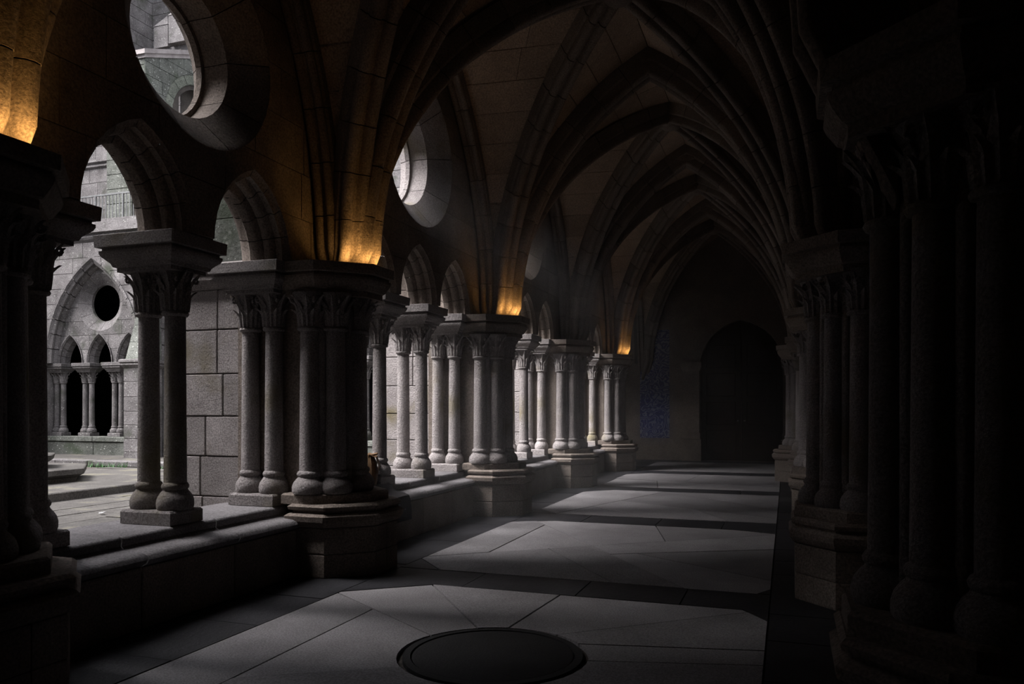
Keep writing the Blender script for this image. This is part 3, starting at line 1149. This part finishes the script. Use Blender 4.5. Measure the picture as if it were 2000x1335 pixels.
# ================================================================== UPLIGHTS
UL = {1: 'hidden warm uplight strips on the pier at the left edge', 2: 'warm uplight strips on top of the big dark pier', 3: 'warm uplight strips on top of the second pier', 5: 'warm uplight strips on the last pier by the blue tiles'}
EDGE = [((0.40, -0.32), (0.55, -0.17)), ((0.59, -0.14), (0.59, 0.14)), ((0.55, 0.17), (0.34, 0.37))]
for i, lb in UL.items():
    t = thing('uplight', lb, 'lamp', (XW0, PL[i], ZS), 0, 'uplights on the piers')
    for a, b in EDGE:
        a, b = Vector((a[0], a[1], 0)), Vector((b[0], b[1], 0))
        d = (b - a)
        L = d.length
        if L < 0.05:
            continue
        o = MB().box(0, L, -0.010, 0.010, 0, 0.006).obj('light_strip', M['led'], t)
        o.location = a
        o.rotation_euler = (0, 0, math.atan2(d.y, d.x))
        la = bpy.data.lights.new('uplight_lamp', 'AREA')
        la.shape = 'RECTANGLE'
        la.size, la.size_y = L, 0.02
        la.spread = math.radians(115)
        la.color = (1.0, 0.52, 0.15)
        la.energy = 1.1 * LAMP_POWER * L / 0.3
        lo = bpy.data.objects.new('uplight_lamp', la)
        COL.objects.link(lo)
        lo.parent = t
        mid = (a + b) / 2
        inward = Vector((0.0, 0.0, 0)) - Vector((mid.x - 0.05, mid.y, 0))
        lo.location = mid + Vector((0, 0, 0.012))
        # face up and lean towards the ribs
        zax = (Vector((0, 0, 1)) + inward.normalized() * 0.7).normalized()
        xax = d.normalized()
        yax = (-zax).cross(xax).normalized()
        lo.rotation_euler = Matrix((xax, yax, xax.cross(yax))).transposed().to_euler()

# ================================================================== BUTTRESSES
def buttress(label, loc, rz=0.0, proj=0.95, hw=0.30, slope_top=4.9, group='buttresses of the courtyard'):
    """local +x points out into the courtyard; origin at the wall foot"""
    t = thing('buttress', label, 'buttress', loc, rz, group)
    q = random.Random(int(loc[1] * 10))
    z = 0.0
    hs = [0.30, 0.38, 0.40, 0.40, 0.42, 0.44, 0.40]
    tot = sum(hs)
    hs = [h_ * 2.56 / tot for h_ in hs]
    MB().box(0.0, proj - 0.02, -hw + 0.015, hw - 0.015, 0, 2.6).obj('core', M['joint'], t)
    for k, h_ in enumerate(hs):
        c = proj * (0.35 + 0.3 * q.random())
        for a, b in ((0.0, c), (c, proj)):
            MB().cbox(a + 0.004, b - 0.004, -hw - 0.004 * q.random(), hw + 0.004 * q.random(), z + 0.004, z + h_ - 0.004, 0.008).obj('stone', M['pale'], t)
        z += h_
    P = [(0, -hw), (proj, -hw), (proj, hw), (0, hw)]
    MB().mold(P, [(2.56, 0.0), (2.60, 0.03), (2.64, 0.07), (2.67, 0.07), (2.68, 0.05), (2.72, 0.09), (2.78, 0.09), (2.80, 0.05)]).obj('string_course', M['pale'], t)
    # sloping weathering above, in stepped courses
    zz = 2.80
    n = 5
    for k in range(n):
        za, zb = lerp(zz, slope_top, k / n), lerp(zz, slope_top, (k + 1) / n)
        xa, xb = lerp(proj - 0.05, 0.06, k / n), lerp(proj - 0.05, 0.06, (k + 1) / n)
        v = []
        for y in (-hw + 0.02, hw - 0.02):
            v += [(0, y, za + 0.004), (xa, y, za + 0.004), (xb, y, zb - 0.004), (0, y, zb - 0.004)]
        MB().add(v, [(0, 1, 2, 3), (4, 5, 6, 7), (0, 1, 5, 4), (1, 2, 6, 5), (2, 3, 7, 6), (3, 0, 4, 7)]).obj('weathering_stone', M['lichen'], t)
    return t


b0 = buttress('pale block buttress seen past the dark twin columns', (XW1, PL[2], 0), PI)
copy_tree(b0, (XW1, PL[1], 0), PI, 'buttress outside the pier at the left edge')
copy_tree(b0, (XW1, PL[3], 0), PI, 'bright block buttress seen between the lit columns')
copy_tree(b0, (XW1, PL[4], 0), PI, 'farther buttress outside the third pier')

# ================================================================== FAR ARCADE (end of the courtyard)
YF = 17.40
ZF = 2.80
PX = [-25.60, -21.34, -16.76, -12.95, -8.90, -4.85]
fF = lambda u, w, v: (u, YF + w, v)
wallF = MB().box(-30, -4.76, YF + 0.62, YF + 0.66, 6.2, 7.0).obj('wall_far', M['court'])
tag(wallF, 'far arcade wall of grey weathered stone across the courtyard', 'wall', kind='structure')
MB().mold([(-26, YF), (-4.76, YF), (-4.76, YF + 0.7), (-26, YF + 0.7)], [(6.30, 0.0), (6.36, 0.06), (6.42, 0.10), (6.50, 0.10), (6.53, 0.18), (6.62, 0.18), (6.64, 0.0)]).obj('cornice', M['court'], wallF)
MB().box(-26, -4.76, YF + 0.02, YF + 0.6, 6.64, 6.95).obj('wall_core', M['court'], wallF)
MB().box(-30, PX[0] + 4.03, YF + 0.02, YF + 0.6, 0, 6.35).obj('wall_core', M['court'], wallF)
far_pair = None
for i in range(1, 5):
    x0, x1 = PX[i], PX[i + 1]
    xc = (x0 + x1) / 2
    big = arch_pts(xc, 1.74, 2.98, ZF - 0.001, 10)
    ashlar(wallF, 'stone', M['court'], fF, x0, x1, ZF, 6.30, 0.44, 0.95, [big], 0.0, 0.05, 0.007, seed=60 + i, proud=0.012)
    vs, fs, bd = clipped([(x0, ZF), (x1, ZF), (x1, 6.32), (x0, 6.32)], [big])
    MB().add([fF(p[0], 0.02, p[1]) for p in vs], fs).obj('wall_core', M['joint'], wallF)
    secs = [(w, arch_pts(xc, a, h, ZF, 10)) for w, a, h in ((-0.05, 1.86, 3.12), (-0.05, 1.78, 3.03), (0.0, 1.74, 2.98), (0.04, 1.66, 2.89), (0.09, 1.66, 2.89), (0.13, 1.70, 2.93), (0.17, 1.62, 2.84), (0.22, 1.60, 2.82), (0.30, 1.60, 2.82))]
    loft_ring(wallF, 'voussoir', M['court'], fF, secs, 16, False, 0.03)
    # tympanum with the round opening and three little arches
    subs = [xc - 1.13, xc, xc + 1.13]
    small = [arch_pts(c, 0.475, 0.86, ZF - 0.001) for c in subs]
    oc = circ_pts(xc, 4.58, 0.84)
    bigin = arch_pts(xc, 1.62, 2.84, ZF, 10)
    kp = lambda c, bigin=bigin: inpoly(c, bigin)
    ashlar(wallF, 'stone', M['court'], fF, xc - 1.62, xc + 1.62, ZF, 5.7, 0.41, 0.85, small + [oc, bigin_out] if False else small + [oc], 0.27, 0.05, 0.006, seed=80 + i, proud=0.008, prune=lambda a, b, za, zb, xc=xc: any(inpoly(((a + b) / 2 + d, za + 0.05), arch_pts(xc, 1.72, 2.95, ZF - .01, 10)) for d in (-(b - a) / 2, 0, (b - a) / 2)))
    for w, mt in ((0.30, M['joint']), (0.64, M['granite'])):
        vs, fs, bd = clipped([(x0, ZF), (x1, ZF), (x1, 6.32), (x0, 6.32)], small + [oc])
        MB().add([fF(p[0], w, p[1]) for p in vs], fs).obj('wall_core', mt, wallF)
    for c in subs:
        secs = [(w, arch_pts(c, a, h, ZF)) for w, a, h in ((0.22, 0.50, 0.89), (0.22, 0.475, 0.86), (0.26, 0.44, 0.81), (0.30, 0.455, 0.83), (0.34, 0.42, 0.78), (0.38, 0.37, 0.70), (0.56, 0.36, 0.68), (0.64, 0.475, 0.86))]
        loft_ring(wallF, 'voussoir', M['court'], fF, secs, 8, False, 0.05)
    win = thing('window_%d' % (i + 4), ['round opening of the far arcade seen whole between dark columns', 'round opening in the far arcade beside the buttress', 'round opening of the third far bay', 'round opening of the far bay by the corner'][i - 1], 'window', (0, 0, 0), 0, None, 'structure')
    secs = [(w, circ_pts(xc, 4.58, r_)) for w, r_ in ((0.27, 0.84), (0.29, 0.81), (0.46, 0.56), (0.47, 0.54), (0.55, 0.54), (0.64, 0.84))]
    loft_ring(win, 'ring_stone', M['court'], fF, secs, 12, True, 0.03)
    # bench, columns and string course
    fb = MB().box(x0, x1, YF + 0.06, YF + 0.6, 0, 0.52).obj('bench_core', M['lichen'], wallF)
    xx = x0 + 0.3
    for a, b in ((x0 + 0.3, xc), (xc, x1 - 0.3)):
        MB().cbox(a + 0.006, b - 0.006, YF - 0.02, YF + 0.62, 0.50, 0.64, 0.012).obj('bench_slab', M['lichen'], wallF)
        MB().cbox(a + 0.006, b - 0.006, YF + 0.02, YF + 0.1, 0.06, 0.49, 0.012).obj('bench_stone', M['lichen'], wallF)
    for k, c in enumerate((xc - 1.68, xc - 0.565, xc + 0.565, xc + 1.68)):
        lbs = ['outer', 'first free', 'second free', 'inner'][k]
        nm = ['far bay seen between the dark columns', 'far bay beside the lichened buttress', 'third far bay', 'far bay by the corner'][i - 1]
        lb = 'small grey %s twin columns of the %s' % (lbs, nm)
        if far_pair is None:
            far_pair = pair_at('twin_columns', lb, 'column', (c, YF + 0.38, 0.64), 0.0, 'twin columns of the far arcade')
            far_pair.scale = (1.0, 1.0, 1.02)
            for c_ in kids(far_pair):
                for d_ in [c_] + kids(c_):
                    d_.material_slots[0].link = 'OBJECT'
                    d_.material_slots[0].material = M['court']
        else:
            copy_tree(far_pair, (c, YF + 0.38, 0.64), 0.0, lb)
bf = buttress('lichened sloping buttress of the far arcade beside the round opening', (PX[2], YF, 0), -PI / 2, 0.85, 0.26, 5.2, 'buttresses of the far arcade')
for c in [o for o in bpy.data.objects if o.parent == bf]:
    c.data.materials[0] = M['lichen'] if 'weather' in c.name else M['court']
for x, lb in ((PX[1], 'outermost buttress of the far arcade, past the whole round opening'), (PX[3], 'third buttress of the far arcade'), (PX[4], 'buttress of the far arcade nearest the corner')):
    copy_tree(bf, (x, YF, 0), -PI / 2, lb)
for x in PX[1:5]:
    MB().box(x - 0.34, x + 0.34, YF + 0.05, YF + 0.62, 0.0, ZF).obj('wall_core', M['court'], wallF)

# ================================================================== UPPER TERRACE, STAIR WALL AND TOWER
terr = MB().box(-30, -4.76, YF + 0.64, 30, 6.6, 6.92).obj('roof', M['court'])
tag(terr, 'stone terrace above the far arcade', 'roof', kind='structure')
up = MB().box(-29, -19.15, 21.03, 22.2, 6.9, 13.5).obj('wall_upper', M['joint'])
tag(up, 'upper wall of grey ashlar above the terrace railing', 'wall', kind='structure')
fU = lambda u, w, v: (u, 21.0 + w, v)
ashlar(up, 'stone', M['court'], fU, -25.6, -19.15, 6.92, 9.85, 0.49, 1.0, (), 0.0, 0.05, 0.008, seed=90)
ashlar(up, 'stone', M['court'], fU, -25.6, -19.15, 10.12, 12.6, 0.49, 1.0, (), 0.0, 0.05, 0.008, seed=91)
MB().mold([(-26, 21.0), (-21.95, 21.0), (-21.95, 21.2), (-26, 21.2)], [(9.85, 0.0), (9.90, 0.08), (9.96, 0.08), (9.98, 0.05), (10.04, 0.14), (10.12, 0.14)]).obj('string_course', M['court'], up)
for k in range(11):
    z = 6.92 + k * 0.5
    MB().cbox(-21.95, -20.85, 20.62, 21.05, z + 0.006, z + 0.494, 0.012).obj('pilaster_stone', M['lichen'], up)

rail = thing('iron_railing', 'pale iron railing with thin bars on the terrace edge', 'railing', (0, 0, 0))
MB().box(-23.2, -17.5, 19.18, 19.23, 8.24, 8.29).obj('top_rail', M['iron'], rail)
MB().box(-23.2, -17.5, 19.185, 19.225, 7.10, 7.14).obj('bottom_rail', M['iron'], rail)
MB().box(-22.23, -22.17, 17.6, 19.2, 8.24, 8.29).obj('side_rail', M['iron'], rail)
for k in range(41):
    x = -23.15 + k * 0.141
    w = 0.011 if k % 8 else 0.024
    MB().box(x - w, x + w, 19.205 - w, 19.205 + w, 6.92, 8.25).obj('bar', M['iron'], rail)
for k in range(11):
    y = 17.7 + k * 0.14
    MB().box(-22.215, -22.185, y - 0.015, y + 0.015, 6.92, 8.25).obj('bar', M['iron'], rail)

# stair wall: raking parapet over a round arch
XS = -18.70
fS = lambda u, w, v: (XS - w, u, v)
rake = lambda y: 12.45 + (y - 19.0) * 0.40
ARC = (21.45, 11.0, 1.15)
stair = MB().box(XS - 0.42, XS - 0.06, 19.02, 20.5, 6.92, 12.3).obj('stair_wall', M['joint'])
tag(stair, 'greenish stair wall with raking parapet and round arch, seen through the large round window', 'wall', kind='structure')
arch_hole = [(ARC[0] + ARC[2] * math.cos(PI - PI * k / 16), ARC[1] + ARC[2] * math.sin(PI - PI * k / 16)) for k in range(17)]
arch_hole = [(ARC[0] - ARC[2], 8.0)] + arch_hole + [(ARC[0] + ARC[2], 8.0)]
topcut = [(18.5, rake(18.5)), (26, rake(26)), (26, 20), (18.5, 20)]
out_ring = [(ARC[0] - 1.62, 8.0)] + [(ARC[0] + 1.62 * math.cos(PI - PI * k / 16), ARC[1] + 1.62 * math.sin(PI - PI * k / 16)) for k in range(17)] + [(ARC[0] + 1.62, 8.0)]
ashlar(stair, 'stone', M['lichen'], fS, 19.0, 25.0, 8.6, 15.0, 0.40, 0.72, [out_ring, topcut], 0.0, 0.06, 0.008, seed=100, proud=0.012, prune=lambda a, b, za, zb: za < rake(b))
vs, fs, bd = clipped([(19.0, 8.0), (25.0, 8.0), (25.0, 15.2), (19.0, 15.2)], [arch_hole, topcut])
MB().add([fS(p[0], 0.04, p[1]) for p in vs], fs).obj('wall_core', M['joint'], stair)
secs = [(w, [(ARC[0] + r_ * math.cos(PI - PI * k / 16), ARC[1] + r_ * math.sin(PI - PI * k / 16)) for k in range(17)]) for w, r_ in ((0.03, 1.62), (-0.02, 1.60), (-0.02, 1.32), (0.0, 1.30), (0.6, 1.30))]
loft_ring(stair, 'voussoir', M['green'], fS, secs, 9, False, 0.03)
MB().box(XS - 2.2, XS - 0.62, 21.05, 25.0, 8.0, 11.0).obj('landing', M['pale'], stair)
MB().box(XS - 2.4, XS - 1.6, 21.05, 25.0, 11.0, 13.0).obj('inner_wall', M['court'], stair)
for j, (dz0, dz1, ov) in enumerate(((-0.16, -0.04, 0.05), (-0.04, 0.10, 0.12))):
    v = []
    for y in (19.0 - ov, 25.0):
        z = rake(y)
        v += [(XS + ov, y, z + dz0), (XS - 0.42 - ov, y, z + dz0), (XS - 0.42 - ov, y, z + dz1), (XS + ov, y, z + dz1)]
    MB().add(v, [(0, 1, 2, 3), (4, 5, 6, 7), (0, 1, 5, 4), (1, 2, 6, 5), (2, 3, 7, 6), (3, 0, 4, 7)]).obj('coping', M['pale'], stair)
for k in range(10):
    z = 8.3 + k * 0.42
    MB().cbox(XS - 0.41, XS - 0.005, 19.0, 19.3, z + 0.006, min(z + 0.414, 12.5), 0.012).obj('stone', M['lichen'], stair)

tower = MB().box(-29, -21.53, 20.0, 22.2, 13.0, 24.0).box(-29, -14, 22.23, 25, 12.8, 24.0).obj('wall_tower', M['joint'])
tag(tower, 'tall tower walls of pale ashlar rising behind the stair', 'wall', kind='structure')
ashlar(tower, 'stone', M['court'], lambda u, w, v: (-21.5 - w, u, v), 20.0, 22.2, 12.9, 17.3, 0.44, 0.8, (), 0.0, 0.05, 0.008, seed=110)
ashlar(tower, 'stone', M['court'], lambda u, w, v: (u, 22.2 + w, v), -21.5, -16.4, 12.9, 17.3, 0.44, 0.85, (), 0.0, 0.05, 0.008, seed=111)


def merlon(label, x, y, z, w, h):
    t = thing('merlon', label, 'merlon', (x, y, z), 0, 'merlons on the parapet')
    P = [(-w, -w), (w, -w), (w, w), (-w, w)]
    MB().mold(P, [(0, 0.0), (h, 0.0)]).obj('block', M['court'], t)
    v = [(-w * 1.06, -w * 1.06, h), (w * 1.06, -w * 1.06, h), (w * 1.06, w * 1.06, h), (-w * 1.06, w * 1.06, h), (0, 0, h + w * 1.6)]
    MB().add(v, [(0, 1, 4), (1, 2, 4), (2, 3, 4), (3, 0, 4), (3, 2, 1, 0)]).obj('cap', M['court'], t)


ml = MB().box(-20.9, -17.6, 21.5, 22.1, 13.0, 13.9).obj('parapet', M['court'])
tag(ml, 'dark low parapet wall under the two merlons', 'parapet')
merlon('left merlon with gabled top against the tower', -20.35, 21.7, 13.9, 0.30, 0.75)
merlon('right taller merlon with gabled top against the tower', -19.55, 21.6, 13.9, 0.34, 0.95)

up2 = MB().box(-14.6, -4.0, 20.56, 22.2, 6.9, 12.5).obj('wall_transept', M['joint'])
tag(up2, 'pale upper wall over the far gallery, glimpsed through the bright round window', 'wall', kind='structure')
ashlar(up2, 'stone', M['court'], lambda u, w, v: (u, 20.5 + w, v), -14.6, -6.0, 6.92, 12.5, 0.5, 0.95, (), 0.0, 0.05, 0.008, seed=120)

# unseen masses closing the courtyard; the south one is placed to cast shade
mw = MB().box(-34, -28.6, -6, 30, 0, 15).obj('wall_west', M['court'])
tag(mw, 'tall wall closing the courtyard opposite the corridor', 'wall', kind='structure')
ms = MB().box(-34, -4.8, -9, 2.3, 0, 12.0).obj('wall_south_blocker', M['court'])  # unseen light blocker: position and height set to darken the nearest bay
tag(ms, 'tall unseen wall added behind the viewer to shade the near bay', 'wall', kind='structure')

# ================================================================== COURTYARD CROSS BASE
cb = thing('stepped_cross_base', 'octagonal stepped stone base in the courtyard, at the left', 'monument', (-13.7, 10.2, 0))
octo = lambda a: [(a / math.cos(PI / 8) * math.cos(PI / 8 + k * PI / 4 + 0.02), a / math.cos(PI / 8) * math.sin(PI / 8 + k * PI / 4 + 0.02)) for k in range(8)]
MB().mold(octo(2.85), [(-0.03, 0.0), (0.115, 0.0), (0.13, -0.015)]).obj('step', M['paver'], cb)
MB().mold(octo(1.45), [(0.12, 0.0), (0.20, 0.0), (0.25, 0.10), (0.27, 0.14), (0.36, 0.14), (0.37, 0.12)]).obj('step', M['paver'], cb)
MB().mold(octo(0.95), [(0.36, 0.0), (0.46, 0.0), (0.50, 0.09), (0.60, 0.12), (0.61, 0.10)]).obj('step', M['paver'], cb)
MB().mold(octo(0.36), [(0.60, 0.10), (0.70, 0.10), (0.78, 0.0), (0.95, 0.0), (0.98, 0.06), (1.04, 0.06), (1.06, -0.1)]).obj('pedestal', M['court'], cb)
MB().lathe([(0.20, 1.05), (0.17, 1.2), (0.15, 3.4), (0.20, 3.45), (0.22, 3.6)], 16).obj('shaft', M['court'], cb, True)

# weeds along the kerb
wd = MB()
q = random.Random(3)
for k in range(170):
    cx = lerp(-16.7, -15.4, q.random()) if k < 120 else lerp(-14.9, -14.2, q.random())
    cy = 15.17 - 0.12 * q.random()
    a = q.random() * 2 * PI
    h_ = 0.05 + 0.10 * q.random()
    dx, dy = 0.07 * math.cos(a), 0.07 * math.sin(a)
    wd.add([(cx - dy * .12, cy + dx * .12, -0.02), (cx + dy * .12, cy - dx * .12, -0.02), (cx + dx, cy + dy, h_)], [(0, 1, 2)])
wd = wd.obj('grass', M['grass'])
tag(wd, 'tuft of green weeds along the far kerb', 'weeds', kind='stuff')

# ================================================================== BAG AND COAT ON THE BENCH
bag = thing('shoulder_bag', 'tan leather bag leaning on the bench behind the big dark pier', 'bag', (-4.29, 7.50, ZB), math.radians(25))
v = []
for t, (w, d) in enumerate(((0.15, 0.085), (0.17, 0.10), (0.16, 0.09), (0.11, 0.05))):
    z = (0.0, 0.10, 0.26, 0.36)[t]
    for k in range(10):
        a = 2 * PI * k / 10
        v.append((d * math.copysign(abs(math.cos(a)) ** 0.6, math.cos(a)), w * math.copysign(abs(math.sin(a)) ** 0.6, math.sin(a)), z))
f = [(t * 10 + k, t * 10 + (k + 1) % 10, t * 10 + 10 + (k + 1) % 10, t * 10 + 10 + k) for t in range(3) for k in range(10)] + [tuple(range(10)), tuple(range(30, 40))]
MB().add(v, f).obj('body', M['leather'], bag, True)
MB().add([(0.085, -0.14, 0.33), (0.085, 0.14, 0.33), (0.115, 0.15, 0.24), (0.115, -0.15, 0.24), (0.105, 0.13, 0.15), (0.105, -0.13, 0.15), (0.0, 0.12, 0.37), (0.0, -0.12, 0.37)], [(0, 1, 2, 3), (3, 2, 4, 5), (7, 6, 1, 0)]).obj('flap', M['leather'], bag)
MB().tube([(0.0, -0.12, 0.34), (0.09, -0.05, 0.36), (0.09, 0.05, 0.36), (0.0, 0.12, 0.34)], 0.012).obj('strap', M['leather'], bag, True)
MB().box(0.104, 0.118, -0.02, 0.02, 0.14, 0.18).obj('buckle', M['metal'], bag)
coat = MB()
nu, nv = 9, 9
sec = [(-4.27, 0.606), (-4.20, 0.612), (-4.165, 0.59), (-4.10, 0.535), (-4.00, 0.522), (-3.942, 0.50), (-3.925, 0.43), (-3.925, 0.33), (-3.935, 0.23)]
v = []
for a in range(nu):
    for b, (x, z) in enumerate(sec):
        y = 7.16 + 0.60 * a / (nu - 1)
        fold = 0.022 * math.sin(a * 1.9 + b * 0.35) * (b / nv)
        v.append((x + abs(fold) + 0.008, y + 0.03 * math.sin(b * 0.9) * (b / nv), z + 0.004 + (0.014 * math.sin(a * 2.2) ** 2 if b < 3 else 0)))
f = [(a * 9 + b, a * 9 + b + 1, a * 9 + b + 10, a * 9 + b + 9) for a in range(nu - 1) for b in range(8)]
coat.add(v, f)
co = coat.obj('coat', M['cloth'], None, True)
sd = co.modifiers.new('thickness', 'SOLIDIFY')
sd.thickness = 0.012
sd.offset = 1
tag(co, 'dark coat draped over the bench edge under the tan bag', 'coat')
for k, (y, z) in enumerate(((7.30, 0.47), (7.48, 0.42), (7.60, 0.36))):
    MB().lathe([(0.004, 0), (0.013, 0.002), (0.013, 0.006), (0.004, 0.008)], 10).obj('button', M['metal'], co).location = (-3.905, y, z)

# ================================================================== HAZE
hz = MB().box(-4.02, 0.5, 6.4, 14.6, 0.02, 6.1).obj('haze', M['joint'])
hm = bpy.data.materials.new('thin_haze')
hm.use_nodes = True
hn = hm.node_tree.nodes
hn.clear()
ho = hn.new('ShaderNodeOutputMaterial')
hv = hn.new('ShaderNodeVolumeScatter')
hv.inputs['Density'].default_value = 0.028
hv.inputs['Anisotropy'].default_value = 0.4
hm.node_tree.links.new(hv.outputs[0], ho.inputs['Volume'])
hz.data.materials[0] = hm
tag(hz, 'thin haze hanging in the vaulted corridor', 'haze', kind='stuff')

scrap = MB()
v = []
for z in (-0.004, 0.004):
    v += [(-8.97, 8.29, z + 0.012), (-8.89, 8.27, z + 0.018), (-8.87, 8.33, z + 0.03), (-8.95, 8.35, z + 0.012)]
scrap.add(v, [(0, 1, 2, 3), (4, 5, 6, 7), (0, 1, 5, 4), (1, 2, 6, 5), (2, 3, 7, 6), (3, 0, 4, 7)])
tag(scrap.obj('paper_scrap', plain('white_paper', (0.75, 0.75, 0.76), 0.8)), 'small white scrap of paper lying on the courtyard paving', 'litter')
